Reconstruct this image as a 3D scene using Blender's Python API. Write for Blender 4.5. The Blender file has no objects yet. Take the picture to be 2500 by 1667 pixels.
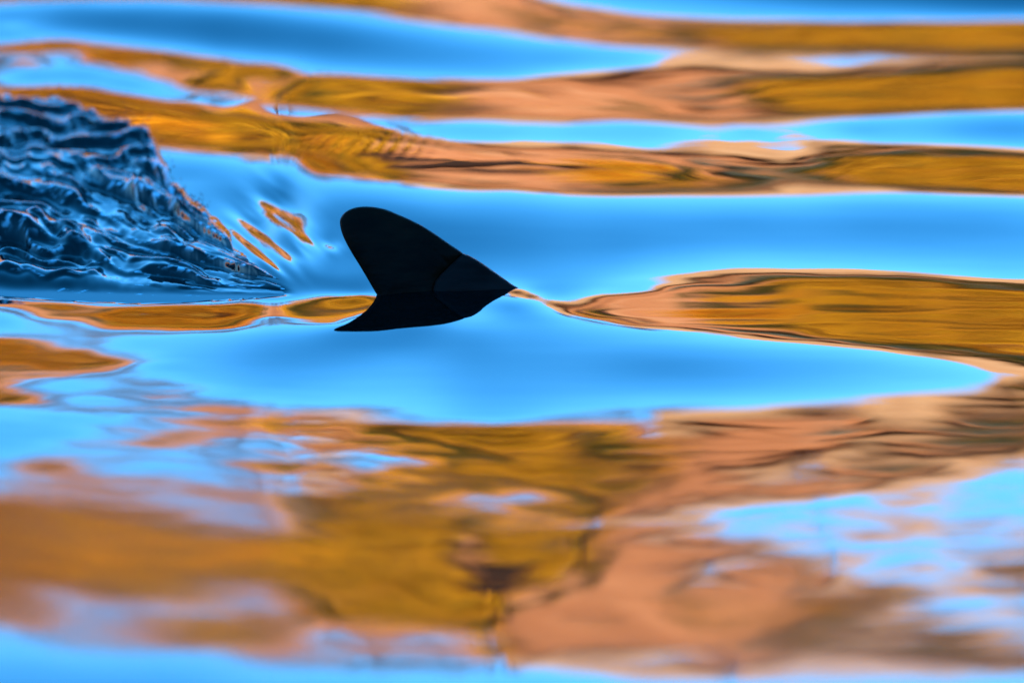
import bpy, math, random
import numpy as np
from mathutils import Vector

random.seed(7); rng = np.random.default_rng(7)
sc = bpy.context.scene
R = math.radians

# ------------------------------------------------------------------ camera, sky, sun, exposure
LENS, SENSOR = 300.0, 36.0
PITCH = R(12.0)                     # camera looks this far below the horizon
CAM_Z = 14.0 * math.sin(PITCH)      # about 2.9 m above the water
CAM = np.array([0.0, 0.0, CAM_Z])
cam_d = bpy.data.cameras.new("camera"); cam = bpy.data.objects.new("camera", cam_d)
sc.collection.objects.link(cam); sc.camera = cam
cam.location = CAM; cam.rotation_euler = (math.pi/2 - PITCH, 0, 0)
cam_d.lens = LENS; cam_d.sensor_width = SENSOR
cam_d.clip_start = 0.5; cam_d.clip_end = 5000
cam_d.dof.use_dof = True; cam_d.dof.aperture_fstop = 1.9

SUN_EL, SUN_AZ = R(24), R(200)      # azimuth clockwise from +Y: low, behind the camera and a little left
world = bpy.data.worlds.new("World"); sc.world = world; world.use_nodes = True
wn = world.node_tree; bg = wn.nodes["Background"]
sky = wn.nodes.new("ShaderNodeTexSky"); sky.sky_type = 'NISHITA'; sky.sun_disc = False
sky.sun_elevation = SUN_EL; sky.sun_rotation = SUN_AZ
sky.altitude = 1500; sky.air_density = 1.0; sky.dust_density = 0.0; sky.ozone_density = 4.0
hs = wn.nodes.new("ShaderNodeHueSaturation"); hs.inputs["Hue"].default_value = 0.496; hs.inputs["Saturation"].default_value = 1.29
wn.links.new(sky.outputs[0], hs.inputs["Color"]); wn.links.new(hs.outputs[0], bg.inputs[0])
bg.inputs[1].default_value = 0.15
sun_d = bpy.data.lights.new("sun", 'SUN'); sun = bpy.data.objects.new("sun", sun_d)
sc.collection.objects.link(sun)
sun_d.energy = 3.6; sun_d.angle = R(0.5); sun_d.color = (1.0, 0.86, 0.68)
sv = Vector((math.sin(SUN_AZ)*math.cos(SUN_EL), math.cos(SUN_AZ)*math.cos(SUN_EL), math.sin(SUN_EL)))
sun.rotation_euler = sv.to_track_quat('Z', 'Y').to_euler(); sun.location = (-6, -12, 20)
sc.view_settings.view_transform = 'Standard'; sc.view_settings.look = 'None'
sc.view_settings.gamma = 1.0; sc.view_settings.exposure = 2.5
sc.cycles.max_bounces = 6; sc.cycles.sample_clamp_indirect = 8.0; sc.cycles.sample_clamp_direct = 12.0
sc.cycles.use_denoising = True
sc.render.film_transparent = False

# ------------------------------------------------------------------ pixel <-> world (photo is 2500 x 1667)
PW, PH = 2500.0, 1667.0
FWD = np.array([0, math.cos(PITCH), -math.sin(PITCH)]); UPV = np.array([0, math.sin(PITCH), math.cos(PITCH)])
K = SENSOR/LENS/PW
def ray(px, py):
    px = np.asarray(px, float); py = np.asarray(py, float)
    a = (px-PW/2)*K; b = -(py-PH/2)*K
    return np.stack([a, FWD[1]+b*UPV[1], FWD[2]+b*UPV[2]], -1)
def project(X, Y, Z):
    dz = Z-CAM_Z
    d = Y*FWD[1]+dz*FWD[2]; u = Y*UPV[1]+dz*UPV[2]
    return PW/2 + X/d/K, PH/2 - u/d/K

# ------------------------------------------------------------------ helpers
def mesh_np(name, V, F, smooth=True):
    me = bpy.data.meshes.new(name)
    V = np.asarray(V, np.float32).reshape(-1, 3); F = np.asarray(F, np.int32)
    n, k = F.shape
    me.vertices.add(len(V)); me.vertices.foreach_set("co", V.ravel())
    me.loops.add(n*k); me.loops.foreach_set("vertex_index", F.ravel())
    me.polygons.add(n); me.polygons.foreach_set("loop_start", np.arange(n, dtype=np.int32)*k)
    me.polygons.foreach_set("loop_total", np.full(n, k, np.int32))
    if smooth: me.polygons.foreach_set("use_smooth", np.ones(n, bool))
    me.update(calc_edges=True); me.validate(); return me
def link(name, me, mat=None, parent=None, **props):
    o = bpy.data.objects.new(name, me); sc.collection.objects.link(o)
    if mat and me is not None and not me.materials: me.materials.append(mat)
    if parent: o.parent = parent
    for k, v in props.items(): o[k] = v
    return o
def grid_faces(ny, nx):
    i = np.arange(ny*nx).reshape(ny, nx)
    return np.stack([i[:-1, :-1], i[:-1, 1:], i[1:, 1:], i[1:, :-1]], -1).reshape(-1, 4)
def vnoise(x, y, seed=0):
    xi = np.floor(x).astype(np.int64); yi = np.floor(y).astype(np.int64)
    fx = x-xi; fy = y-yi
    fx = fx*fx*fx*(fx*(fx*6-15)+10); fy = fy*fy*fy*(fy*(fy*6-15)+10)
    def h(a, b):
        n = (a*374761393 + b*668265263 + seed*974711) & 0xFFFFFFFF
        n = ((n ^ (n >> 13))*1274126177) & 0xFFFFFFFF
        return ((n ^ (n >> 16)) & 0xFFFF)/32767.5 - 1
    a = h(xi, yi); b = h(xi+1, yi); c = h(xi, yi+1); d = h(xi+1, yi+1)
    return (a*(1-fx)+b*fx)*(1-fy) + (c*(1-fx)+d*fx)*fy
def fbm(x, y, oct=4, seed=0, gain=0.5):
    s = 0; a = 1; t = 0
    for k in range(oct):
        s = s + a*vnoise(x*2**k+17.3*k, y*2**k-9.1*k, seed+k); t += a; a *= gain
    return s/t
def sstep(a, b, x):
    t = np.clip((x-a)/(b-a), 0, 1); return t*t*(3-2*t)

# ------------------------------------------------------------------ materials
def new_mat(name):
    m = bpy.data.materials.new(name); m.use_nodes = True
    nt = m.node_tree; return m, nt, nt.nodes["Principled BSDF"]
def noise_mat(name, cols, scale=3.0, rough=0.9, detail=6, bump=0.0, bscale=20, spec=0.2, sc3=(1, 1, 1)):
    m, nt, p = new_mat(name)
    tc = nt.nodes.new("ShaderNodeTexCoord"); mp = nt.nodes.new("ShaderNodeMapping"); mp.inputs["Scale"].default_value = sc3
    nt.links.new(tc.outputs["Object"], mp.inputs[0])
    n = nt.nodes.new("ShaderNodeTexNoise"); n.inputs["Scale"].default_value = scale; n.inputs["Detail"].default_value = detail
    nt.links.new(mp.outputs[0], n.inputs["Vector"])
    r = nt.nodes.new("ShaderNodeValToRGB"); el = r.color_ramp.elements
    while len(el) < len(cols): el.new(0.5)
    for i, c in enumerate(cols):
        el[i].position = 0.3 + 0.4*i/max(1, len(cols)-1); el[i].color = (*c, 1)
    nt.links.new(n.outputs["Fac"], r.inputs[0]); nt.links.new(r.outputs[0], p.inputs["Base Color"])
    p.inputs["Roughness"].default_value = rough; p.inputs["Specular IOR Level"].default_value = spec
    if bump:
        n2 = nt.nodes.new("ShaderNodeTexNoise"); n2.inputs["Scale"].default_value = bscale; n2.inputs["Detail"].default_value = 8
        nt.links.new(mp.outputs[0], n2.inputs["Vector"])
        b = nt.nodes.new("ShaderNodeBump"); b.inputs["Strength"].default_value = bump; b.inputs["Distance"].default_value = 0.1
        nt.links.new(n2.outputs["Fac"], b.inputs["Height"]); nt.links.new(b.outputs[0], p.inputs["Normal"])
    return m
def water_mat():
    m, nt, p = new_mat("river_water")
    p.inputs["Base Color"].default_value = (0.0015, 0.002, 0.002, 1)
    p.inputs["Roughness"].default_value = 0.012; p.inputs["IOR"].default_value = 1.333
    at = nt.nodes.new("ShaderNodeAttribute"); at.attribute_name = "ruffle"                 # wind-ruffled patches
    ad = nt.nodes.new("ShaderNodeMath"); ad.operation = 'ADD'; ad.inputs[1].default_value = 0.012
    nt.links.new(at.outputs["Fac"], ad.inputs[0]); nt.links.new(ad.outputs[0], p.inputs["Roughness"])
    p.inputs["Specular IOR Level"].default_value = 0.5
    return m
WATER = water_mat()
def splash_mat():
    m, nt, p = new_mat("rough_water_and_foam")
    p.inputs["Base Color"].default_value = (0.0015, 0.002, 0.002, 1)
    p.inputs["Roughness"].default_value = 0.03; p.inputs["IOR"].default_value = 1.333
    at = nt.nodes.new("ShaderNodeAttribute"); at.attribute_name = "foam"
    d = nt.nodes.new("ShaderNodeBsdfPrincipled"); d.inputs["Base Color"].default_value = (0.75, 0.78, 0.85, 1)
    d.inputs["Roughness"].default_value = 0.35
    mx = nt.nodes.new("ShaderNodeMixShader")
    nt.links.new(at.outputs["Fac"], mx.inputs[0]); nt.links.new(p.outputs[0], mx.inputs[1]); nt.links.new(d.outputs[0], mx.inputs[2])
    nt.links.new(mx.outputs[0], nt.nodes["Material Output"].inputs["Surface"])
    return m

# ================================================================== WAVES
# The bank opposite: its rim stands RIM_H above the water at distance RIM_Y.  Each traced point says what the water
# mirrors there: b in 0..1 is a height on the bank (1 = rim), b > 1 is sky above the rim.  From that comes the slope
# of the wave at the point, and the slopes are integrated to one continuous water surface.
RIM_Y, RIM_H, SKY_K = 47.0, 7.0, R(13.0)
C = {1: (0, 200, .38265), 2: (750, 450, .29762), 3: (0, 0, .53146), 4: (1250, 0, .53146), 5: (1250, 500, .53146),
     6: (0, 700, .53146), 7: (0, 1167, .53146), 8: (1250, 967, .53146), 0: (0, 0, 1.06293)}
PTS = []
def line(c, b, *pts, step=55):                       # a contour of constant b
    ox, oy, s = C[c]; q = [(ox+x*s, oy+y*s) for x, y in pts]
    for (x0, y0), (x1, y1) in zip(q[:-1], q[1:]):
        n = max(1, int(math.hypot(x1-x0, y1-y0)/step))
        for k in range(n): PTS.append((x0+(x1-x0)*k/n, y0+(y1-y0)*k/n, b))
    PTS.append((*q[-1], b))
def pt(c, *t):
    ox, oy, s = C[c]
    for x, y, b in t: PTS.append((ox+x*s, oy+y*s, b))
# top blue trough
line(3, 1, (900, 5), (1300, 25), (1600, 55), (1900, 100), (2150, 135), (2330, 156))
line(4, 1, (0, 150), (200, 185), (400, 215), (600, 232), (720, 238), (765, 252), (700, 280), (500, 310), (300, 325), (150, 345), (20, 363))
line(3, 1, (2330, 365), (2100, 365), (1800, 355), (1500, 335), (1300, 310), (1100, 290), (900, 262), (700, 232), (500, 205), (350, 190), (200, 178), (80, 182), (0, 195))
pt(3, (900, 120, 2.3), (600, 90, 2.2), (1200, 150, 2.2), (1500, 190, 2.0), (1800, 220, 1.75), (2100, 250, 1.55), (300, 60, 1.9), (20, 75, 1.5), (20, 150, 1.3), (300, 120, 1.8),
      (60, 30, 1.05), (60, 118, .95), (500, 20, 1.3))
pt(4, (200, 270, 1.35), (500, 270, 1.18))
pt(3, (2000, 40, .62), (1500, 10, .75), (2330, 60, .55), (2330, 115, .75))
line(4, 1, (150, 0), (300, 20), (500, 48), (700, 72), (900, 88), (1200, 95), (1600, 98), (2000, 95), (2352, 88))
pt(4, (1400, 20, 1.7), (1900, 10, 2.1), (1000, 20, 1.4), (2300, 30, 2.2), (600, 5, 1.25),
      (0, 60, .6), (300, 110, .6), (600, 140, .55), (1000, 150, .6), (1500, 160, .55), (2000, 150, .5), (2300, 150, .5),
      (700, 205, .9), (900, 235, .95), (1250, 270, .98), (1500, 265, 1.0), (1800, 270, .98), (2100, 270, .88), (2300, 260, .9),
      (600, 330, .88), (400, 400, .8), (100, 420, .55), (1000, 340, .9), (1400, 340, .92), (1200, 430, .55), (1700, 420, .48), (2200, 400, .45), (2250, 330, .65),
      (900, 430, .8), (600, 420, .8))
line(4, 1, (0, 572), (250, 578), (500, 562), (750, 572), (950, 600), (1150, 585), (1350, 562), (1600, 545), (1900, 530), (2352, 510))
line(4, 1, (0, 640), (300, 642), (550, 662), (800, 646), (1100, 640), (1500, 645), (1900, 660), (2200, 675), (2352, 685))
pt(4, (2100, 600, 1.4), (1600, 600, 1.28), (1100, 615, 1.13), (700, 612, 1.1), (300, 608, 1.13), (2330, 590, 1.5),
      (300, 500, .55), (600, 500, .6), (1000, 520, .8), (0, 480, .5), (0, 540, .85), (1300, 510, .78), (1600, 490, .6), (2000, 470, .55), (2300, 470, .55))
# upper left bands
pt(3, (150, 215, .6), (20, 225, .6), (700, 250, .72), (1000, 292, .65), (1200, 322, .65), (450, 225, .85),
      (900, 340, 1.0), (1150, 367, .99), (1260, 380, .97), (1340, 397, .98), (700, 300, .97), (400, 245, .99),
      (1000, 388, .65), (1400, 420, .5), (1700, 440, .4), (2100, 430, .5), (2300, 420, .45), (2300, 490, .6), (1550, 360, .72), (1500, 485, .8), (1900, 500, .6))
line(3, 1, (0, 255), (200, 257), (380, 277), (550, 320), (700, 355), (850, 400), (930, 430), (980, 466))
line(3, 1, (0, 365), (200, 385), (400, 405), (550, 430), (700, 462), (900, 478))
pt(3, (150, 345, 1.3), (400, 345, 1.45), (600, 390, 1.45), (800, 435, 1.28), (300, 275, 1.12), (150, 305, .8), (60, 300, .85),
      (1050, 490, 1.0), (1250, 510, 1.04), (1350, 522, 1.0), (1100, 505, .85), (1600, 560, .94), (1800, 600, .93),
      (1750, 545, 1.0), (2000, 590, 1.12), (2200, 605, 1.17), (2340, 605, 1.14), (2050, 555, 1.0), (2340, 573, 1.0), (1880, 622, 1.0), (2060, 646, 1.0), (2340, 645, 1.0),
      (200, 420, .65), (400, 450, .6), (700, 512, .6), (1000, 560, .6), (1300, 590, .6), (1000, 630, .4), (1300, 650, .5), (1600, 640, .5), (1800, 650, .72),
      (1900, 700, .25), (2200, 750, .24), (2340, 765, .24), (1200, 700, .9), (1500, 742, .88), (1700, 790, .9), (900, 678, .92), (2200, 690, .7), (2000, 830, .85), (2200, 830, .6))
pt(4, (200, 780, .24), (400, 790, .26), (600, 795, .35), (300, 700, .75), (300, 840, .6), (100, 840, .6), (50, 700, .7), (800, 740, .8), (1000, 800, .8),
      (700, 870, .82), (1100, 850, .82), (1300, 685, 1.04), (1400, 702, .95), (1700, 690, .85), (2000, 700, .83), (1700, 780, .5), (2100, 780, .5), (2300, 820, .4),
      (1700, 850, .8), (2000, 870, .84), (1300, 862, .98), (2200, 890, .92), (600, 720, .75))
# middle blue trough
line(3, 1, (720, 665), (850, 690), (1000, 705), (1200, 735), (1500, 785), (1800, 835), (2000, 865), (2200, 882))
line(4, 1, (0, 880), (200, 895), (400, 905), (600, 910), (900, 905), (1200, 895), (1500, 890), (1800, 890), (2100, 900), (2352, 905))
pt(0, (730, 640, 2.3), (430, 400, 1.65), (600, 450, 1.9), (760, 570, 2.2), (740, 500, 2.1), (1000, 480, 1.55), (1300, 490, 1.4), (1200, 560, 1.75), (1700, 510, 1.55), (2000, 520, 1.55), (2250, 510, 1.5),
      (1450, 560, 1.6), (1700, 580, 1.25), (2200, 590, 1.25), (1250, 630, 1.45), (1100, 600, 1.6), (2000, 560, 1.4), (900, 600, 1.9), (800, 660, 2.2), (830, 672, 1.8))
# tongue of bank colours to the right of the fin
line(5, 1, (265, 455), (330, 430), (420, 395), (520, 360), (620, 330), (740, 302), (900, 293), (1100, 287), (1300, 287), (1600, 290), (1800, 300), (2000, 315), (2150, 325), (2352, 335))
line(5, .92, (900, 316), (1150, 312), (1300, 310), (1600, 308), (1700, 320), (1900, 326), (2050, 338), (2352, 364))
line(5, .82, (1400, 332), (1800, 346), (2100, 366), (2352, 384), step=110)
line(5, .6, (1300, 370), (1700, 382), (2100, 398), (2352, 415), step=110)
pt(5, (1300, 440, .4), (1700, 450, .38), (2100, 440, .33), (2200, 510, .28), (2340, 530, .26), (1900, 490, .32), (1600, 500, .33), (1000, 370, .8),
      (500, 440, .62), (700, 490, .3), (1000, 490, .32), (380, 472, .72), (600, 390, 1.02), (470, 402, 1.0), (800, 415, .5), (1300, 510, .4), (1000, 530, .5))
line(5, .6, (1000, 556), (1400, 572), (1800, 602), (2100, 634), (2352, 664), step=110)
line(5, .82, (900, 572), (1300, 600), (1700, 640), (2000, 672), (2352, 722), step=110)
line(5, .92, (700, 572), (1100, 608), (1400, 630), (1700, 658), (1900, 684), (2100, 708), (2352, 762))
line(5, 1, (90, 408), (150, 440), (230, 482), (300, 512), (400, 542), (500, 563), (700, 588), (900, 608), (1100, 622), (1350, 640), (1550, 656), (1700, 678), (1900, 706), (2050, 738), (2150, 770), (2195, 792),
     (2170, 820), (2000, 840), (1800, 860), (1500, 890), (1200, 910), (900, 925))
pt(5, (2300, 785, .95), (300, 490, .85), (230, 462, .9), (110, 390, 1.3), (180, 420, 1.3), (300, 460, .93))
line(5, .95, (60, 392), (110, 416), (180, 450), (250, 482), step=30)
line(5, .9, (2255, 745), (2290, 790), (2240, 835), step=30)
# blue below the fin
line(6, 1, (0, 42), (200, 65), (400, 85), (600, 92), (900, 86), (1100, 77), (1300, 60), (1500, 43), (1660, 34))
line(6, .8, (0, 70), (300, 98), (600, 112), (900, 113), (1200, 102), (1450, 82), (1640, 62), step=90)
line(6, .9, (0, 100), (400, 142), (800, 152), (1200, 142), (1500, 132), step=110)
line(6, 1, (0, 120), (150, 152), (400, 165), (550, 182), (800, 188), (1000, 185), (1300, 178), (1540, 168))
pt(6, (1000, 62, 1.5), (1300, 42, 1.5), (600, 78, 1.3), (200, 45, 1.3))
pt(6, (700, 250, 1.22), (1200, 330, 1.5), (1800, 330, 1.55), (2200, 400, 1.45), (700, 400, 1.2), (1000, 480, 1.17), (2000, 540, 1.17), (500, 300, 1.1), (1500, 440, 1.35), (1000, 240, 1.3),
      (1580, 205, 1.75), (1750, 215, 1.9), (1900, 205, 1.9), (2000, 185, 1.65), (2120, 185, 1.3), (2290, 150, 1.3), (2330, 80, 1.45), (1800, 150, 1.6), (2000, 130, 1.3), (2120, 120, 1.1), (2200, 95, 1.1), (2240, 140, 1.12), (2000, 90, 1.3))
pt(5, (300, 700, 1.5), (700, 750, 1.6), (1000, 760, 1.48), (1400, 770, 1.32), (1800, 785, 1.17), (2000, 793, 1.1), (500, 620, 1.22), (200, 560, 1.35), (1200, 860, 1.16), (600, 880, 1.16), (0, 480, 1.55), (60, 640, 1.5))
# lower left wisps
pt(6, (0, 260, .7), (100, 350, .75), (0, 400, .85), (350, 312, .7), (490, 328, .87), (565, 325, 1.0), (300, 285, .95), (200, 235, 1.0), (400, 220, 1.03), (100, 200, 1.06), (0, 155, 1.2),
      (300, 420, 1.0), (450, 395, 1.02), (0, 510, .7), (100, 530, .87), (150, 470, 1.0), (0, 547, 1.0), (200, 562, 1.05), (0, 620, 1.2), (200, 650, 1.18), (300, 700, 1.12), (100, 730, 1.2), (400, 600, 1.1),
      (600, 540, 1.03), (900, 560, 1.03), (700, 650, 1.0), (800, 665, .95), (500, 720, 1.05), (1000, 720, 1.01), (1000, 780, 1.08), (700, 800, 1.07), (400, 800, 1.04),
      (250, 820, .75), (50, 830, .95), (100, 880, .9), (400, 900, .9), (700, 900, 1.03), (700, 470, 1.04), (900, 502, 1.03))
line(6, 1, (1100, 558), (1300, 567), (1600, 595), (1900, 618), (2352, 622))
pt(6, (1300, 600, .9), (1500, 630, .93), (1850, 645, .85), (1700, 642, .9), (2100, 652, .72), (2340, 662, .65), (1000, 610, .92), (1200, 690, 1.0), (1400, 720, .97), (1600, 742, .98), (1800, 722, .93), (2000, 722, .8), (2200, 750, .7),
      (1300, 800, .9), (1500, 822, 1.0), (1800, 830, .95), (2200, 850, .7), (1100, 860, 1.03))
pt(7, (300, 70, .9), (0, 60, .92), (600, 82, .93), (0, 130, .65), (300, 180, .6), (500, 300, .55), (100, 300, .5), (100, 400, .45), (400, 420, .5), (800, 250, .7), (1100, 310, .6), (1500, 310, .6),
      (1900, 320, .55), (2100, 440, .5), (1600, 450, .55), (1200, 400, .65), (2000, 560, .55), (1300, 552, .98), (1100, 210, 1.0), (1000, 100, 1.01), (1300, 222, .98), (1600, 140, .72), (1500, 200, .78),
      (1900, 150, .8), (2100, 100, .85), (2250, 95, .83), (1200, 505, 1.0), (1000, 500, .9), (700, 480, .7), (400, 500, .8), (200, 530, .9), (700, 600, .88), (1000, 650, .85), (300, 600, .93), (0, 620, .7), (200, 640, .75),
      (1300, 620, .96), (1700, 620, .7), (1800, 700, .93), (2000, 740, .99), (1500, 742, 1.04), (1700, 800, .92), (1200, 755, .87), (900, 740, .75), (600, 720, .9), (300, 682, .98),
      (2290, 400, .2), (2290, 520, .2), (2200, 460, .25), (2110, 460, .48), (2200, 330, .5), (2250, 610, .55), (2300, 340, .5))
line(7, 1, (0, 700), (200, 735), (400, 760), (700, 775), (1000, 785), (1300, 815), (1600, 840), (1900, 850), (2100, 870), (2352, 925))
pt(7, (300, 880, 1.3), (1000, 900, 1.25), (1700, 930, 1.16), (100, 800, 1.15))
# lower right
pt(8, (300, 115, .96), (700, 86, .96), (1100, 61, .96), (400, 250, .8), (900, 250, .8), (1300, 200, .8), (1500, 150, .8), (1800, 100, .92), (1600, 230, .92), (1500, 300, .93), (1300, 380, .95),
      (2050, 150, .85), (1950, 250, .83), (1750, 320, .85), (2200, 80, .83), (2200, 200, .82), (2300, 25, .84), (1600, 388, .83), (1400, 430, .84), (900, 380, .8), (700, 330, .8))
line(8, .91, (1250, 470), (1500, 443), (1750, 398), (2000, 358), (2352, 292))
line(8, .97, (1250, 498), (1500, 475), (1800, 432), (2100, 388), (2352, 345))
line(8, 1, (1400, 520), (1700, 478), (2000, 438), (2352, 388))
pt(8, (2100, 620, 1.01), (2250, 500, 1.02), (1900, 600, 1.0), (1400, 615, 1.0), (1600, 525, .99), (1700, 655, 1.0), (2000, 715, 1.03), (2200, 790, .88), (2300, 850, .87), (1200, 600, .97))
line(8, .965, (1300, 705), (1600, 785), (1900, 858), (2200, 928), (2352, 972))
pt(8, (1000, 600, .95), (800, 545, .95), (600, 605, .93), (700, 515, .9), (300, 750, .8), (400, 900, .8), (200, 950, .8), (400, 450, .7), (200, 500, .85), (100, 450, .85), (100, 300, .65), (200, 640, .8), (600, 720, .75),
      (700, 850, .8), (900, 780, .93), (850, 850, .93), (1150, 735, .84), (1350, 805, .84), (1100, 865, .78), (1220, 875, .78), (900, 950, .65), (1100, 1050, .6), (850, 1080, .6), (1300, 1000, .7),
      (1500, 885, .86), (1700, 1000, .9), (1750, 900, .84), (2100, 990, 1.0), (2000, 1100, .87), (1700, 1150, .9), (2200, 1200, .9), (1000, 1160, .8), (900, 1250, .86), (1300, 1200, .9), (1600, 1260, 1.0),
      (700, 1150, .93), (500, 1080, .8), (250, 1185, .95), (500, 1232, .96), (800, 1285, .97), (1100, 1312, .97), (200, 1232, 1.0), (500, 1292, 1.0), (100, 1300, 1.1), (400, 1317, 1.05), (0, 1160, .7))
# blue beside the rough water
pt(1, (1990, 1120, 1.6), (2060, 1130, 1.8), (2120, 1240, 1.9), (1950, 900, 1.7), (1750, 790, 1.6), (1100, 520, 1.5), (1200, 640, 1.5), (1450, 680, 1.7), (1700, 1000, 1.6))
P = np.array(PTS)

# thin-plate interpolation of the traced points (image rows count ANI times as much as columns: the view is grazing)
ANI = 3.2
def tps_grid(P, gx, gy, reg=0.002):
    S = 500.0
    A = np.stack([P[:, 0]/S, P[:, 1]*ANI/S], 1); n = len(A)
    def U(r2): return 0.5*r2*np.log(r2+1e-12)
    D = ((A[:, None]-A[None])**2).sum(-1)
    M = np.zeros((n+3, n+3)); M[:n, :n] = U(D)+np.eye(n)*reg
    M[:n, n] = 1; M[:n, n+1:] = A; M[n:, :n] = M[:n, n:].T
    w = np.linalg.solve(M, np.concatenate([P[:, 2], np.zeros(3)]))
    XX, YY = np.meshgrid(gx/S, gy*ANI/S); out = np.zeros(XX.shape)
    for r in range(len(gy)):
        q = np.stack([XX[r], YY[r]], 1)
        d = (q**2).sum(1)[:, None] + (A**2).sum(1)[None] - 2*q@A.T
        out[r] = U(np.maximum(d, 0))@w[:n] + w[n] + q@w[n+1:]
    return out
gx = np.arange(-60, 2561, 5.0); gy = np.arange(-40, 1708, 2.5)
B = tps_grid(P, gx, gy)
B = np.where(B < .35, .35-.2*(1-np.exp(-(.35-np.minimum(B, .35))/.2)), B)
B = np.where(B < .62, .62-.14*(1-np.exp(-(.62-np.minimum(B, .62))/.25)), B)          # soft limits
B = np.where(B > 1.8, 1.8+.7*(1-np.exp(-(np.maximum(B, 1.8)-1.8)/.7)), B)
# small ripples, stronger where the photograph shows torn reflections
GX, GY = np.meshgrid(gx, gy)
def blob(cx, cy, rx, ry): return np.exp(-(((GX-cx)/rx)**2+((GY-cy)/ry)**2))
tear = .10 + .9*blob(330, 1010, 420, 150) + .6*blob(900, 1120, 420, 90) + .45*blob(500, 1400, 700, 160) + .5*blob(2150, 1400, 450, 180) + .35*blob(1650, 1280, 300, 60) \
     + .5*blob(1000, 360, 250, 60) + .3*blob(1500, 400, 500, 40) + .35*blob(2000, 140, 300, 40)
near = sstep(.2, .5, B)*(1-.6*sstep(1.12, 1.4, B))
tear = tear+.45*sstep(1030, 1250, GY)
sk = GY + .10*(GX-1250)*np.where(GX < 1250, 1, -.35)*sstep(900, 1200, GY)*-1
rip = fbm(GX/230, sk/26, 4, 11, .6)*.10 + fbm(GX/130, sk/9, 3, 31, .6)*.15
rip_fine = fbm(GX/420, GY/10, 3, 77, .65)*.13*(1-.7*sstep(.82, .97, B))*(1+.5*blob(2100, 760, 700, 90))
B = B - .30*blob(1215, 1412, 85, 66) - .22*blob(1250, 408, 330, 17)
B = B + .16*np.sin(2*np.pi*(GX+.6*GY)/33)*blob(920, 352, 120, 20)
B = B + (rip*tear + rip_fine)*near
dr = R(40); al = GX*math.cos(dr)+GY*math.sin(dr); ac = -GX*math.sin(dr)+GY*math.cos(dr)   # olive wisps beside the rough water
wm = np.clip(1.5*blob(670, 580, 78, 95), 0, 1)*.95*sstep(725, 655, GY) + .6*blob(815, 600, 34, 16)
B = B + np.clip(wm, 0, 1)*(-.6+2.6*fbm(al/150, ac/14, 3, 303, .6))
B = B + .03*fbm(GX/350, GY/15, 3, 501)*sstep(1.1, 1.3, B)
def sampleB(px, py):
    fx = np.clip((px-gx[0])/5.0, 0, len(gx)-1.001); fy = np.clip((py-gy[0])/2.5, 0, len(gy)-1.001)
    ix = fx.astype(int); iy = fy.astype(int); fx = fx-ix; fy = fy-iy
    return (B[iy, ix]*(1-fx)+B[iy, ix+1]*fx)*(1-fy)+(B[iy+1, ix]*(1-fx)+B[iy+1, ix+1]*fx)*fy

# dense wave grid
NX, NY = 940, 860
xd = np.linspace(-1.8, 1.8, NX); yd = np.linspace(10.2, 19.6, NY)
XD, YD = np.meshgrid(xd, yd); hx = xd[1]-xd[0]; hy = yd[1]-yd[0]
def integrate(S, w=0.012):
    # least squares height with dz/dy = S and weakly penalised dz/dx (cosine modes in x, tridiagonal solve in y)
    n = NX; F = np.fft.rfft(np.concatenate([S, S[:, ::-1]], 1), axis=1)
    k = 2*np.pi*np.arange(F.shape[1])/(2*n*hx); a = w*k*k*hy*hy + 1e-9
    m = .5*(F[1:]+F[:-1])*hy                       # rise between rows
    rhs = np.zeros_like(F); rhs[:-1] -= m; rhs[1:] += m
    diag = np.full((NY, len(k)), 2.0)+a; diag[0] -= 1; diag[-1] -= 1
    cp = np.zeros((NY, len(k))); dp = np.zeros_like(F)
    cp[0] = -1/diag[0]; dp[0] = rhs[0]/diag[0]
    for i in range(1, NY):
        den = diag[i]+cp[i-1]; cp[i] = -1/den; dp[i] = (rhs[i]+dp[i-1])/den
    z = np.zeros_like(F); z[-1] = dp[-1]
    for i in range(NY-2, -1, -1): z[i] = dp[i]-cp[i]*z[i+1]
    return np.fft.irfft(z, n=2*n, axis=1)[:, :n]
Z = np.zeros_like(XD)
for it in range(14):
    px, py = project(XD, YD, Z)
    b = sampleB(px, py)
    dep = np.arctan2(CAM_Z-Z, YD)
    e_bank = np.arctan2(np.minimum(b, 1)*RIM_H - Z, RIM_Y-YD)
    e = e_bank + np.maximum(b-1, 0)*SKY_K
    S = np.tan((e-dep)/2)
    inside = sstep(10.2, 10.9, YD)*(1-sstep(18.6, 19.4, YD))
    S = S + sstep(.95, 1.3, abs(XD))*.03*fbm(XD/.35, YD/.22, 3, 701)
    S = S*inside*sstep(-110, -15, py)*(1-sstep(1700, 1820, py))
    Zn = integrate(S)
    i0 = np.argmin(abs(yd-14.2)); Zn -= Zn[i0, NX//2-200:NX//2+200].mean()
    Z = Zn if it == 0 else .5*Z+.5*Zn
print("wave height range", Z.min(), Z.max(), "mean slope deg", math.degrees(S.mean()), "row means", [round(float(Z[i].mean()), 3) for i in range(0, NY, 120)])
taper = sstep(-1.8, -1.15, XD)*(1-sstep(1.15, 1.8, XD))*sstep(10.2, 10.7, YD)*(1-sstep(18.9, 19.6, YD))
px, py = project(XD, YD, Z)
Zw = Z*taper
def water_z(x, y):
    fx = np.clip((x-xd[0])/hx, 0, NX-1.001); fy = np.clip((y-yd[0])/hy, 0, NY-1.001)
    ix = np.asarray(fx).astype(int); iy = np.asarray(fy).astype(int); fx = fx-ix; fy = fy-iy
    return (Zw[iy, ix]*(1-fx)+Zw[iy, ix+1]*fx)*(1-fy)+(Zw[iy+1, ix]*(1-fx)+Zw[iy+1, ix+1]*fx)*fy
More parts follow.
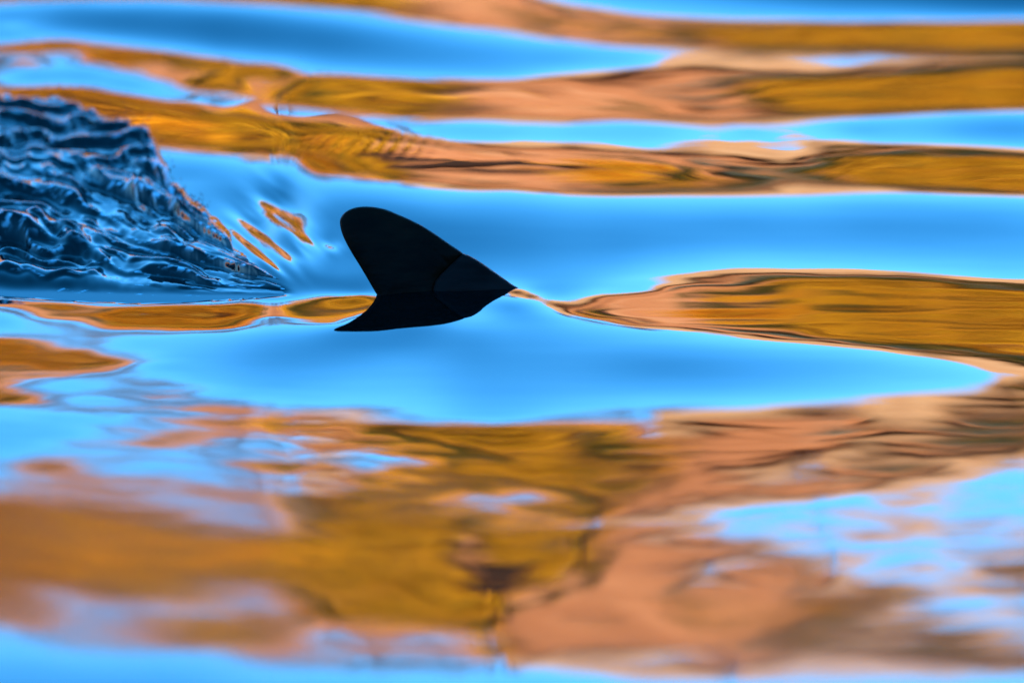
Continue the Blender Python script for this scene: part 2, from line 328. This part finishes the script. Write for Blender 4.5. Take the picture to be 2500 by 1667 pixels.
def hit_water(px, py):                               # where a pixel's ray meets the water
    d = ray(px, py); t = -CAM_Z/d[..., 2]
    for _ in range(40):
        z = water_z(t*d[..., 0], t*d[..., 1]); t = .5*t + .5*(z-CAM_Z)/d[..., 2]
    return CAM + d*t[..., None] if np.ndim(t) else CAM + d*t

# the whole river: dense in view, coarser beyond
xo = 1.8+np.cumsum(np.geomspace(hx, 6, 60)); xs = np.concatenate([-xo[::-1], xd, xo])
yn = 10.2-np.cumsum(np.geomspace(hy, 3, 36)); yf = 19.6+np.cumsum(np.geomspace(hy, .7, 70)); yf = yf[yf < 46]
ys = np.concatenate([yn[::-1], yd, yf])
XW, YW = np.meshgrid(xs, ys); ZW = np.zeros_like(XW)
ZW[len(yn):len(yn)+NY, 60:60+NX] = Zw
out_m = 1-((XW > -1.8) & (XW < 1.8) & (YW > 10.2) & (YW < 19.6))
edge = sstep(0, 1.5, np.maximum(np.maximum(abs(XW)-1.8, 10.2-YW), YW-19.6))
ZW += edge*out_m*.02*fbm(XW/1.6, YW/.9, 2, 5)
SPL_TOP = np.array([(-1600, 300), (-900, 130), (-200, 95), (0, 100), (150, 118), (350, 135), (500, 160), (600, 200), (700, 255), (800, 290), (900, 335), (955, 400), (1000, 490), (1040, 590), (1090, 690), (1200, 770), (1300, 850), (1370, 940), (1500, 1095), (1700, 1215), (1900, 1308), (2030, 1366)], float)
SPL_FRN = np.array([(-1600, 1340), (-200, 1362), (0, 1372), (200, 1388), (500, 1410), (900, 1426), (1200, 1414), (1700, 1384), (2030, 1370)], float)
wpx, wpy = project(XW, YW, ZW); wcx = wpx/C[1][2]; wcy = (wpy-C[1][1])/C[1][2]
wt = np.interp(wcx, SPL_TOP[:, 0], SPL_TOP[:, 1]); wf = np.interp(wcx, SPL_FRN[:, 0], SPL_FRN[:, 1])
carve = sstep(0, 160, wcy-wt-40)*sstep(0, 60, wf-wcy-12)*sstep(-1600, -1300, wcx)*(wcx < 2030)*(YW > 8)   # the rough patch lies in this hollow
ZW -= .07*carve
water = link("water", mesh_np("water", np.stack([XW, YW, ZW], -1), grid_faces(len(ys), len(xs))), WATER, kind="structure")

ruf = .042*sstep(960, 1250, wpy)*(1+.35*fbm(XW/.5, YW/.35, 3, 401)) + .03*sstep(330, 60, wpy)
ruf = ruf + .035*sstep(250, 600, 1100-wpx)*sstep(760, 860, wpy)
ruf = ruf + .05*np.exp(-((wpx-690)/100)**2-((wpy-580)/95)**2)
ruf = ruf*(1-.8*np.exp(-((wpx-1215)/120)**2-((wpy-1412)/95)**2))
ra = water.data.attributes.new("ruffle", 'FLOAT', 'POINT'); ra.data.foreach_set("value", np.clip(ruf, 0, .22).astype(np.float32).ravel())

# ================================================================== BANK (seen in the mirror of the water)
CLAY = noise_mat("salmon_clay", [(.24, .085, .03), (.38, .15, .062), (.48, .24, .12)], 1.3, .95, 8, .6, 6, sc3=(.6, 1, 1.8))
MUD = noise_mat("dark_mud", [(.04, .016, .006), (.11, .04, .010)], 2.0, .8)
STONE = noise_mat("cream_sandstone", [(.42, .20, .085), (.55, .33, .17)], 1.5, .9, 6, .4, 8)
TOPS = noise_mat("dry_plateau", [(.35, .22, .10), (.45, .30, .13)], .5, .95)
SANDB = noise_mat("near_shore_sand", [(.22, .15, .09), (.32, .22, .13)], .8, .95)
bx_ = np.concatenate([-np.geomspace(400, 14, 20), np.linspace(-13, 13, 160), np.geomspace(14, 400, 20)])
prof = np.array([(43.2, -1.2), (44.0, -.15), (44.6, .25), (45.3, .75), (45.7, 1.4), (46.0, 2.2), (46.3, 3.2), (46.6, 4.2), (46.9, 5.1), (47.2, 5.85), (47.45, 6.35), (48.3, 6.62), (50, 6.6), (60, 6.4), (120, 6.0), (600, 3.0), (2500, -5)])
t = np.linspace(0, len(prof)-1, 90); py_ = np.interp(t, np.arange(len(prof)), prof[:, 0]); pz_ = np.interp(t, np.arange(len(prof)), prof[:, 1])
BX, BY = np.meshgrid(bx_, py_); _, BZ = np.meshgrid(bx_, pz_)
amp = sstep(44.5, 46, BY)*(1-sstep(47.5, 49, BY))
BY = BY + amp*(.35*fbm(BX/2.2, BZ/1.6, 4, 3)) + .5*fbm(BX/9, BX*0, 2, 8)*sstep(43, 44, BY)*0
BZ = BZ + amp*.12*fbm(BX/.9, BY/.5, 3, 9)
BZ = BZ+.30*sstep(-.1, -.6, BX)*sstep(46.8, 47.5, BY)*(1-sstep(49, 60, BY))
bank = link("bank", mesh_np("bank", np.stack([BX, BY, BZ], -1), grid_faces(len(py_), len(bx_))), CLAY, kind="structure")
bank.data.materials.append(MUD); bank.data.materials.append(TOPS)
zc = np.array([BZ[i, 0] for i in range(len(py_))]); mi = np.zeros((len(py_)-1, len(bx_)-1), np.int32)
for i in range(len(py_)-1):
    if zc[i] < .55 and py_[i] < 47: mi[i] = 1
    if py_[i] > 48.4: mi[i] = 2
bank.data.polygons.foreach_set("material_index", mi.ravel())
def block_mesh(name, w, d, h, seed):
    r = np.random.default_rng(seed); n = (5, 3, 3); V = []; idx = {}; F = []
    for f in range(6):
        ax = f//2; sgn = f % 2; u, v = [a for a in range(3) if a != ax]
        for i in range(n[u]+1):
            for j in range(n[v]+1):
                c = [0]*3; c[ax] = n[ax]*sgn; c[u] = i; c[v] = j; c = tuple(c)
                if c not in idx:
                    idx[c] = len(V); q = [c[k]/n[k]-.5 for k in range(3)]
                    s = 1-.10*(abs(q[0]*2)**6*abs(q[2]*2)**6)
                    V.append(((q[0]*w+r.normal(0, .02))*s, q[1]*d+r.normal(0, .05), (q[2]*h+r.normal(0, .025))*s))
        for i in range(n[u]):
            for j in range(n[v]):
                def g(a, b_):
                    c = [0]*3; c[ax] = n[ax]*sgn; c[u] = a; c[v] = b_; return idx[tuple(c)]
                q = [g(i, j), g(i+1, j), g(i+1, j+1), g(i, j+1)]
                if (sgn == 1) ^ (ax == 1): F.append(q)
                else: F.append(q[::-1])
    return mesh_np(name, V, F, False)
blocks = [block_mesh("ledge_block", 1.5, 1.0, .66, s) for s in range(4)]
x = -.3; k = 0
while x < 14:
    sx = random.uniform(.75, 1.15)
    o = link("ledge_block", blocks[k % 4], STONE, bank)
    o.location = (x+.75*sx, 47.55+random.uniform(-.06, .06), 6.66+random.uniform(-.03, .03)); o.scale = (sx, 1, random.uniform(.9, 1.1))
    o.rotation_euler = (random.uniform(-.03, .03), random.uniform(-.025, .025), random.uniform(-.05, .05))
    x += 1.53*sx; k += 1

def leaf_mat(name, a, b_):
    m = noise_mat(name, [tuple(c*.7 for c in a), a, b_], 2.6, .7, 4)
    nt = m.node_tree; p = nt.nodes["Principled BSDF"]; src = p.inputs["Base Color"].links[0].from_socket     # each plant a little different
    oi = nt.nodes.new("ShaderNodeObjectInfo"); mr = nt.nodes.new("ShaderNodeMapRange"); mr.inputs["To Min"].default_value = .6; mr.inputs["To Max"].default_value = 1.3
    h2 = nt.nodes.new("ShaderNodeHueSaturation"); hr = nt.nodes.new("ShaderNodeMapRange"); hr.inputs["To Min"].default_value = .482; hr.inputs["To Max"].default_value = .508
    ml = nt.nodes.new("ShaderNodeMath"); ml.operation = 'MULTIPLY'; ml.inputs[1].default_value = 7.31
    fr = nt.nodes.new("ShaderNodeMath"); fr.operation = 'FRACT'
    nt.links.new(oi.outputs["Random"], mr.inputs[0]); nt.links.new(oi.outputs["Random"], ml.inputs[0]); nt.links.new(ml.outputs[0], fr.inputs[0]); nt.links.new(fr.outputs[0], hr.inputs[0])
    nt.links.new(mr.outputs[0], h2.inputs["Value"]); nt.links.new(hr.outputs[0], h2.inputs["Hue"]); nt.links.new(src, h2.inputs["Color"]); nt.links.new(h2.outputs[0], p.inputs["Base Color"])
    return m
GOLD = leaf_mat("golden_leaves", (.60, .26, .004), (.95, .47, .008))
OLIVE = leaf_mat("olive_leaves", (.08, .07, .006), (.19, .135, .012))
SAGE = leaf_mat("sage_leaves", (.11, .125, .09), (.24, .25, .19))
TWIG = leaf_mat("pale_twigs", (.20, .16, .15), (.33, .28, .27))
RUSSET = leaf_mat("russet_leaves", (.07, .022, .004), (.16, .05, .008))
BARK = noise_mat("bark", [(.06, .04, .025), (.12, .08, .05)], 8, .9)
def crown_mesh(name, n, size, seed):
    r = np.random.default_rng(seed)
    lob = r.normal(0, .42, (9, 3)); lob[:, 2] = abs(lob[:, 2])*.8+.1
    c = lob[r.integers(0, 9, n)] + r.normal(0, .20, (n, 3)); c[:, 2] = np.maximum(c[:, 2], -.25)
    a = r.normal(0, 1, (n, 3)); a /= np.linalg.norm(a, axis=1)[:, None]
    b2 = np.cross(a, r.normal(0, 1, (n, 3))); b2 /= np.linalg.norm(b2, axis=1)[:, None]
    s = size*r.uniform(.6, 1.3, (n, 1))
    V = np.stack([c-a*s*1.6, c-b2*s*.6, c+a*s*1.6, c+b2*s*.6], 1).reshape(-1, 3)
    return mesh_np(name, V, np.arange(4*n).reshape(-1, 4), False)
def stem_mesh(name, seed):
    r = np.random.default_rng(seed); V = []; F = []
    for s in range(5):
        d = np.array([r.normal(0, .35), r.normal(0, .35), 1.0]); base = len(V)
        for j in range(4):
            tt = j/3; c = d*tt*.8*np.array([tt, tt, 1])+np.array([r.normal(0, .03), r.normal(0, .03), -.5]); rad = .045*(1-.75*tt)
            for q in range(5): V.append((c[0]+rad*math.cos(q*1.2566), c[1]+rad*math.sin(q*1.2566), c[2]))
        for j in range(3):
            for q in range(5):
                F.append((base+j*5+q, base+j*5+(q+1) % 5, base+j*5+5+(q+1) % 5, base+j*5+5+q))
    return mesh_np(name, V, F)
stems = [stem_mesh("trunk", s) for s in range(3)]
crowns = {}
def shrub(name, mat, x, z, r, label, cat, group, hz=1.0, y=None, n=1700, size=.055):
    key = (mat.name, k_[0] % 3); k_[0] += 1
    if key not in crowns:
        crowns[key] = crown_mesh("crown", n, size, 50+len(crowns)); crowns[key].materials.append(mat)
    if y is None: y = float(np.interp(z, prof[1:12, 1], prof[1:12, 0]))-.15
    e_ = link(name, None, None, label=label, category=cat, group=group)
    e_.location = (x, y, z); e_.rotation_euler = (0, 0, random.uniform(0, 6.28)); e_.scale = (r, r, r*hz)
    link("crown", crowns[key], mat, e_); tr = link("trunk", stems[k_[0] % 3], BARK, e_)
k_ = [0]
GL = ("golden_shrub", GOLD); LB = "golden leaved willow shrub on the sunlit clay bank"; GG = "golden shrubs on the far bank"
def put(kind, mat, n, xr, zr, rr, lb, cat, gr, hz):
    for i in range(n):
        x0, x1 = xr[i % len(xr)]
        shrub(kind, mat, x0+(x1-x0)*((i//len(xr)+random.random())/math.ceil(n/len(xr))), random.uniform(*zr), random.uniform(*rr), lb, cat, gr, hz)
put(*GL, 38, [(-6, -.75), (2.0, 6.5)], (1.2, 3.5), (.6, .95), "large golden leaved willow shrub low on the sunlit clay bank", "shrub", "golden shrubs low on the far bank", 1.0)
put(*GL, 34, [(-6, -.45), (1.75, 6.5)], (3.6, 5.0), (.5, .8), "golden leaved willow shrub half way up the sunlit clay bank", "shrub", "golden shrubs half way up the far bank", .95)
put(*GL, 20, [(-6, -.35)], (5.1, 6.2), (.4, .55), "small golden shrub just below the bare bushes of the bank top", "shrub", "golden shrubs below the bank top", .9)
put(*GL, 7, [(-.5, .9)], (1.1, 1.5), (.4, .5), "low golden shrub below the charred log", "shrub", "golden shrubs below the log", .8)
put(*GL, 8, [(1.0, 1.9)], (1.6, 4.0), (.45, .65), "golden shrub at the edge of the bare clay gully beside the log", "shrub", "golden shrubs beside the gully", .9)
OB = "olive green shrub on the clay bank among golden ones"; OG = "olive shrubs on the far bank"
put("olive_shrub", OLIVE, 40, [(-6, -.2), (1.2, 6.5)], (2.6, 5.7), (.38, .58), OB, "shrub", OG, .9)
SB = "grey green sagebrush under the cream ledge"; SG = "sagebrush under the ledge"
put("sagebrush", SAGE, 26, [(1.2, 7), (1.2, 7), (-7, 0)], (5.0, 5.8), (.38, .55), SB, "sagebrush", SG, .65)
put("russet_shrub", RUSSET, 18, [(1.8, 5.0), (-4.5, -.9)], (2.9, 4.6), (.38, .55), "dark russet shrub half way up the clay bank", "shrub", "russet shrubs on the far bank", .7)
TB = "pale bare twiggy bush on top of the bank"; TG = "bare bushes on the bank top"
for i in range(24):
    x = -6.5+6.4*(i+random.random())/24
    shrub("bare_bush", TWIG, x, 7.0, random.uniform(.4, .62), TB, "bush", TG, .9, y=47.2+random.uniform(-.3, .5), n=900, size=.035)
# charred log lying across the clay gully
def log_mesh():
    r = np.random.default_rng(3); V = []; F = []; n = 12; m = 16
    for j in range(m):
        u = j/(m-1); cx = -.95+1.75*u; cy = .06*math.sin(5*u); cz = .10*math.sin(3.2*u+.4)
        for q in range(n):
            a = q/n*6.2832; rad = (.55-.2*u)*(1+.10*math.sin(3*a+2*u)+r.normal(0, .03))
            V.append((cx+(r.normal(0, .05) if j in (0, m-1) else 0), cy+rad*math.cos(a), cz+rad*math.sin(a)))
    F += [(j*n+q, j*n+(q+1) % n, (j+1)*n+(q+1) % n, (j+1)*n+q) for j in range(m-1) for q in range(n)]
    F += [tuple(range(n))[::-1], tuple((m-1)*n+q for q in range(n))]
    for bx, dx, dz in ((-.5, -.12, .38), (.15, .2, .33)):            # broken branch stubs
        o = len(V)
        for t_, rr in ((0, .08), (1, .04)):
            for q in range(6): V.append((bx+dx*t_+rr*math.cos(q*1.0472), -.05+rr*math.sin(q*1.0472), .15+dz*t_))
        F += [(o+q, o+(q+1) % 6, o+6+(q+1) % 6, o+6+q) for q in range(6)]+[tuple(o+6+q for q in range(6))]
    me = bpy.data.meshes.new("fallen_log"); me.from_pydata(V, [], F); me.update(); return me
CHAR = noise_mat("charred_wood", [(.010, .005, .003), (.03, .012, .005)], 6, .9)
lg = link("fallen_log", log_mesh(), CHAR, label="charred dark log lying across the clay bank", category="log"); lg.location = (-.1, 45.82, 2.6)
# near shore under the camera, river bed and far land; unseen bluff behind, added to shade the river
npf = np.array([(-900, 20), (-120, 19), (-22, 18.6), (-17, 18.2), (-14.5, 17.2), (-13, 14), (-11.6, 10.5), (-10, 7), (-8, 4.2), (-5.5, 2.2), (-2.5, 1.4), (0, 1.15), (2, .9), (4.5, -1.0), (20, -1.6), (43.6, -1.6)])
t = np.linspace(0, len(npf)-1, 110); ny_ = np.interp(t, np.arange(len(npf)), npf[:, 0]); nz_ = np.interp(t, np.arange(len(npf)), npf[:, 1])
nx_ = np.concatenate([-np.geomspace(500, 42, 14), np.linspace(-40, 40, 120), np.geomspace(42, 500, 14)])
NXX, NYY = np.meshgrid(nx_, ny_); _, NZZ = np.meshgrid(nx_, nz_)
ba = sstep(3, 8, NZZ)*sstep(-60, -25, NYY)
NYY = NYY+ba*1.2*fbm(NXX/7, NZZ/5, 4, 201); NZZ = NZZ+ba*.4*fbm(NXX/5, NYY/4, 3, 205)
NEARM = noise_mat("shade_bluff_earth", [(.10, .07, .04), (.20, .12, .065), (.14, .12, .05)], .6, .95, 8, .5, 3)
link("near_shore_and_shade_bluff", mesh_np("near_shore_and_shade_bluff", np.stack([NXX, NYY, NZZ], -1), grid_faces(len(ny_), len(nx_))), NEARM, kind="structure")

# ================================================================== FIN
ox, oy, s2 = C[2]
def c2(x, y): return np.array([ox+x*s2, oy+y*s2])
base = hit_water(*c2(950, 868)); FY = float(base[1])
print("fin at", base, "size m", 1530*s2*K*FY)
LEAN = R(28)                                         # the fin leans away from the camera
NRM = np.array([0, math.cos(LEAN), -math.sin(LEAN)])
def on_plane(p):
    d = ray(*p); t = np.dot(base-CAM, NRM)/np.dot(d, NRM); return CAM+d*t
front = [(545, 862), (480, 750), (420, 650), (370, 570), (320, 480), (285, 400), (268, 320), (278, 270), (318, 225), (380, 195), (460, 182), (540, 185)]
back = [(540, 185), (640, 205), (740, 245), (840, 288), (950, 345), (1060, 415), (1160, 485), (1250, 545), (1280, 570)]
seam = [(1280, 570), (1245, 612), (1200, 652), (1150, 700), (1105, 745), (1060, 800), (1040, 870), (1030, 980)]
def catmull(p, n=4):
    p = [np.array(q, float) for q in p]; p = [2*p[0]-p[1]]+p+[2*p[-1]-p[-2]]; out = []
    for i in range(1, len(p)-2):
        for k in range(n):
            t = k/n; a, b_, c, d = p[i-1:i+3]
            out.append(.5*((2*b_)+(c-a)*t+(2*a-5*b_+4*c-d)*t*t+(3*b_-a-3*c+d)*t**3))
    out.append(p[-2]); return out
from mathutils.geometry import delaunay_2d_cdt
def foil(name, outline, thick, mat, parent, d0, crease=()):
    # a solid with a rounded edge: thickness grows with the distance from the outline
    ol = np.array(outline); nO = len(ol)
    def inside(q):
        x, y = q; c = False; jx = nO-1
        for ix in range(nO):
            (x0, y0), (x1, y1) = ol[ix], ol[jx]
            if (y0 > y) != (y1 > y) and x < (x1-x0)*(y-y0)/(y1-y0)+x0: c = not c
            jx = ix
        return c
    def dist(q, poly, closed=True):
        a = np.array(poly); b_ = np.roll(a, -1, 0) if closed else a[1:]; a = a if closed else a[:-1]
        ab = b_-a; t_ = np.clip(((q-a)*ab).sum(1)/np.maximum((ab**2).sum(1), 1e-9), 0, 1)
        return np.linalg.norm(a+ab*t_[:, None]-q, axis=1).min()
    pts = [tuple(p) for p in ol]; lo = ol.min(0); hi = ol.max(0); stp = 16.0; r_ = 0; y = lo[1]
    while y < hi[1]:
        x = lo[0]+(r_ % 2)*stp/2
        while x < hi[0]:
            q = np.array((x, y))
            if inside(q) and dist(q, ol) > 7: pts.append((x, y))
            x += stp
        y += stp*.866; r_ += 1
    res = delaunay_2d_cdt([Vector(p) for p in pts], [], [list(range(nO))], 1, 1e-4)
    v2 = [np.array(v) for v in res[0]]; tris = [tuple(f) for f in res[2]]; n = len(v2); V = []; F = []
    th = []
    for q in v2:
        dd = dist(q, ol); t_ = thick*(1-math.exp(-dd/d0))**.6 if dd > .01 else 0.0
        for pl, dep, wid in crease: t_ -= dep*math.exp(-(dist(q, pl, False)/wid)**2)*min(1, dd/30)
        th.append(max(t_, 0))
    for sd in (-1, 1):
        for q, t_ in zip(v2, th): V.append(on_plane(c2(*q))+NRM*sd*t_-np.array(parent.location))
    F = [f[::-1] for f in tris]+[tuple(k+n for k in f) for f in tris]
    me = bpy.data.meshes.new(name); me.from_pydata([tuple(map(float, v)) for v in V], [], F)
    import bmesh
    bm = bmesh.new(); bm.from_mesh(me); bmesh.ops.remove_doubles(bm, verts=bm.verts, dist=1e-5); bmesh.ops.recalc_face_normals(bm, faces=bm.faces); bm.to_mesh(me); bm.free()
    for p_ in me.polygons: p_.use_smooth = True
    return link(name, me, mat, parent)
def fin_mat(name, a, b_, rough):
    m = noise_mat(name, [a, b_], 26, rough*.7, 5, .06, 60, .03, sc3=(.5, 1, 1.5)); return m
FINM = fin_mat("wet_black_skin", (.006, .0015, .0006), (.024, .0065, .0028), .55)
FINB = fin_mat("wet_dark_base", (.010, .003, .002), (.03, .010, .008), .5)
fin = link("fin", None, None, label="wet black rounded fin standing up out of the river water", category="fin")
fin.location = (float(base[0]), FY, float(base[2]))
blade = catmull(front, 3)[:-1]+catmull(back, 4)[:-1]+catmull(seam, 3)+[np.array((560, 980.))]+[np.array((585, 930.))]
foil("fin_blade", blade, .011, FINM, fin, 90, [([(560, 240), (720, 320), (900, 440), (1050, 570), (1165, 665)], .0016, 14), ([(760, 562), (1150, 562)], .0006, 10), ([(1050, 770), (1150, 690)], .001, 10)])
bs_top = [(1270, 566), (1300, 574), (1335, 588), (1420, 637), (1520, 707), (1620, 777), (1700, 832), (1780, 866), (1850, 892), (1900, 960)]
bs = catmull(bs_top, 3)+[np.array((1500, 1000.)), np.array((1200, 1000.)), np.array((1010, 985.))]+[np.array(q, float)+np.array((-16, -6)) for q in seam[::-1][1:-1]]
foil("fin_base", bs, .013, FINB, fin, 70, [([(1120, 760), (1190, 700), (1215, 650)], .0012, 12)])
cam_d.dof.focus_distance = float(np.dot(base-CAM, FWD))

# ================================================================== ROUGH WATER behind the fin
o1x, o1y, s1 = C[1]
top, frn = SPL_TOP, SPL_FRN
NU, NV, NB = 640, 460, 26
ui = np.concatenate([np.linspace(-1600, -120, 90), np.linspace(-110, 2030, NU-90)])
yt = np.interp(ui, top[:, 0], top[:, 1]); yfr = np.interp(ui, frn[:, 0], frn[:, 1])
yt = yt + 10*fbm(ui/60, ui*0, 3, 61) * sstep(2030, 1700, ui)
yt = np.minimum(yt, yfr-.5)
tv = np.linspace(0, 1, NV)[:, None]
CU = np.broadcast_to(ui, (NV, NU)); CY = yfr*(1-tv)+yt*tv            # crop coordinates of every surface point
fp = hit_water(o1x+ui*s1, o1y+yfr*s1)                                # where the front meets the calm water
g = .105*sstep(-1600, -300, ui)
d = ray(o1x+CU*s1, o1y+CY*s1)
zf = fp[:, 2]-.004; tau = (CAM_Z-zf+g*fp[:, 1])/(g*d[..., 1]-d[..., 2])
PX = d[..., 0]*tau; PY = d[..., 1]*tau; PZ = CAM_Z+d[..., 2]*tau
fade = sstep(0, .10, tv)*sstep(2030, 1750, CU)**.7*sstep(-1500, -500, CU)
TH = np.arctan2(1372-CY, np.maximum(2060-CU, 1)); RD = np.hypot(1372-CY, 2060-CU)/1000
def saw(p, r_=.16):                                                    # steep towards the camera, gentle behind
    f = p-np.floor(p); t_ = np.where(f < r_, f/r_, (1-f)/(1-r_)); return np.where(f < r_, t_*t_*(3-2*t_), t_**1.4)
def chop(lam, wx, a1, seed, ang=0.0):
    U1 = PX*math.cos(ang)+PY*math.sin(ang); U2 = -PX*math.sin(ang)+PY*math.cos(ang)
    ph = U2/lam + 1.1*fbm(U1/wx, U2/(lam*2.2), 2, seed)
    return a1*saw(ph)*(.55+.45*fbm(U1/wx*.8, U2/lam*.8, 2, seed+5))
ph1 = TH/.15 + .5*fbm(RD*2.6, TH*4, 2, 611); ph2 = TH/.056 + .7*fbm(RD*5, TH*7, 2, 613)
grow = np.clip(RD, .05, 1.5)*sstep(.015, .10, TH)
fan = (.027*saw(ph1)*np.clip(.6+.9*fbm(RD*4, TH*8, 2, 619), .1, 1.4) + .0075*saw(ph2)*np.clip(.45+1.3*fbm(RD*6, TH*9, 2, 621), 0, 1.3) + .0004*fbm(RD*24, TH*24, 2, 617))*grow
streaks = .0010*fbm(TH*9+RD*26, RD*3-TH*14, 3, 631)*grow
lump = chop(.12, .07, .024, 101) + chop(.055, .045, .0095, 105) + fbm(PX/.13, PY/.16, 2, 107)*.010
up = sstep(720, 430, CY)*sstep(1150, 950, CU)                           # the lumpy top
nz = up*lump+(1-up)*(fan+streaks)
crest = np.exp(-((ph1-np.floor(ph1)-.16)/.04)**2)*(1-up)*sstep(.05, .14, TH) + .5*np.exp(-((ph2-np.floor(ph2)-.16)/.06)**2)*(1-up)
fade = fade*sstep(0, 110, yfr-CY)
def soft(a, n):                                                        # water rounds its own edges
    for ax in (0, 1):
        a = sum(np.roll(a, k, ax) for k in range(-n, n+1))/(2*n+1)
    return a
DZ = soft(soft(np.pad(nz*fade, 6, mode='edge'), 2), 2)[6:-6, 6:-6]*sstep(0, 25, yfr-CY)
PZ = PZ+DZ
# the lee side: rows that fall away behind the crest and dive under the calm water
tb = (np.arange(1, NB+1)/NB)[:, None]
drop = np.maximum(PZ[-1]-water_z(PX[-1], PY[-1]), 0)+.04
BX_ = PX[-1]+0*tb; BY_ = PY[-1]+.30*tb*np.minimum(1, drop/.06); BZ_ = PZ[-1]-drop*tb**1.5 + .006*fbm(BX_/.03, BY_/.03, 3, 131)*(1-tb)
V = np.stack([np.concatenate([PX, BX_]), np.concatenate([PY, BY_]), np.concatenate([PZ, BZ_])], -1)
SPL = splash_mat()
rw = link("rough_water", mesh_np("rough_water", V, grid_faces(NV+NB, NU)), SPL, kind="stuff",
          label="dark churning water with foamy ridges trailing from the fin", category="rough water")
lap = DZ*4-np.roll(DZ, 2, 0)-np.roll(DZ, -2, 0)-np.roll(DZ, 3, 1)-np.roll(DZ, -3, 1)
fn = sstep(-.05, .45, fbm(CU/55, CY/9, 3, 141))
foam = np.clip(lap/.003-.9, 0, 1)*.5*fn + .9*crest*fn*fn
rim = sstep(.93, 1.0, tv)*sstep(880, 1050, CU)*sstep(1420, 1300, CU)
foam = np.clip((foam+rim*.9*sstep(-.1, .4, fbm(CU/22, CY/18, 3, 151)))*np.minimum(1, fade*2), 0, .9)
fa = rw.data.attributes.new("foam", 'FLOAT', 'POINT')
fa.data.foreach_set("value", np.concatenate([foam, np.zeros((NB, NU))]).astype(np.float32).ravel())

# drops thrown up along the crest
dr_V = []; dr_F = []; r_ = np.random.default_rng(21)
t5 = (1+5**.5)/2
ICO = np.array([(-1, t5, 0), (1, t5, 0), (-1, -t5, 0), (1, -t5, 0), (0, -1, t5), (0, 1, t5), (0, -1, -t5), (0, 1, -t5), (t5, 0, -1), (t5, 0, 1), (-t5, 0, -1), (-t5, 0, 1)])/math.hypot(1, t5)
IF = np.array([(0, 11, 5), (0, 5, 1), (0, 1, 7), (0, 7, 10), (0, 10, 11), (1, 5, 9), (5, 11, 4), (11, 10, 2), (10, 7, 6), (7, 1, 8), (3, 9, 4), (3, 4, 2), (3, 2, 6), (3, 6, 8), (3, 8, 9), (4, 9, 5), (2, 4, 11), (6, 2, 10), (8, 6, 7), (9, 8, 1)])
for n_, (u0, u1), hi_ in ((90, (640, 1010), .03), (120, (1040, 1330), .026), (40, (0, 600), .012)):
    for _ in range(n_):
        c_ = int(np.argmin(abs(ui-r_.uniform(u0, u1)))); h_ = abs(r_.normal(0, .5))*hi_; rad = r_.uniform(.0006, .0018)
        p_ = np.array([PX[-1, c_]+r_.normal(0, .006), PY[-1, c_]+r_.normal(0, .02), PZ[-1, c_]+h_])
        dr_F.append(IF+len(dr_V)*12); dr_V.append(ICO*rad*np.array([1, 1, r_.uniform(.8, 1.5)])+p_)
link("water_droplets", mesh_np("water_droplets", np.concatenate(dr_V), np.concatenate(dr_F)), WATER, kind="stuff",
     label="tiny drops thrown up along the crest of the rough water", category="droplets")
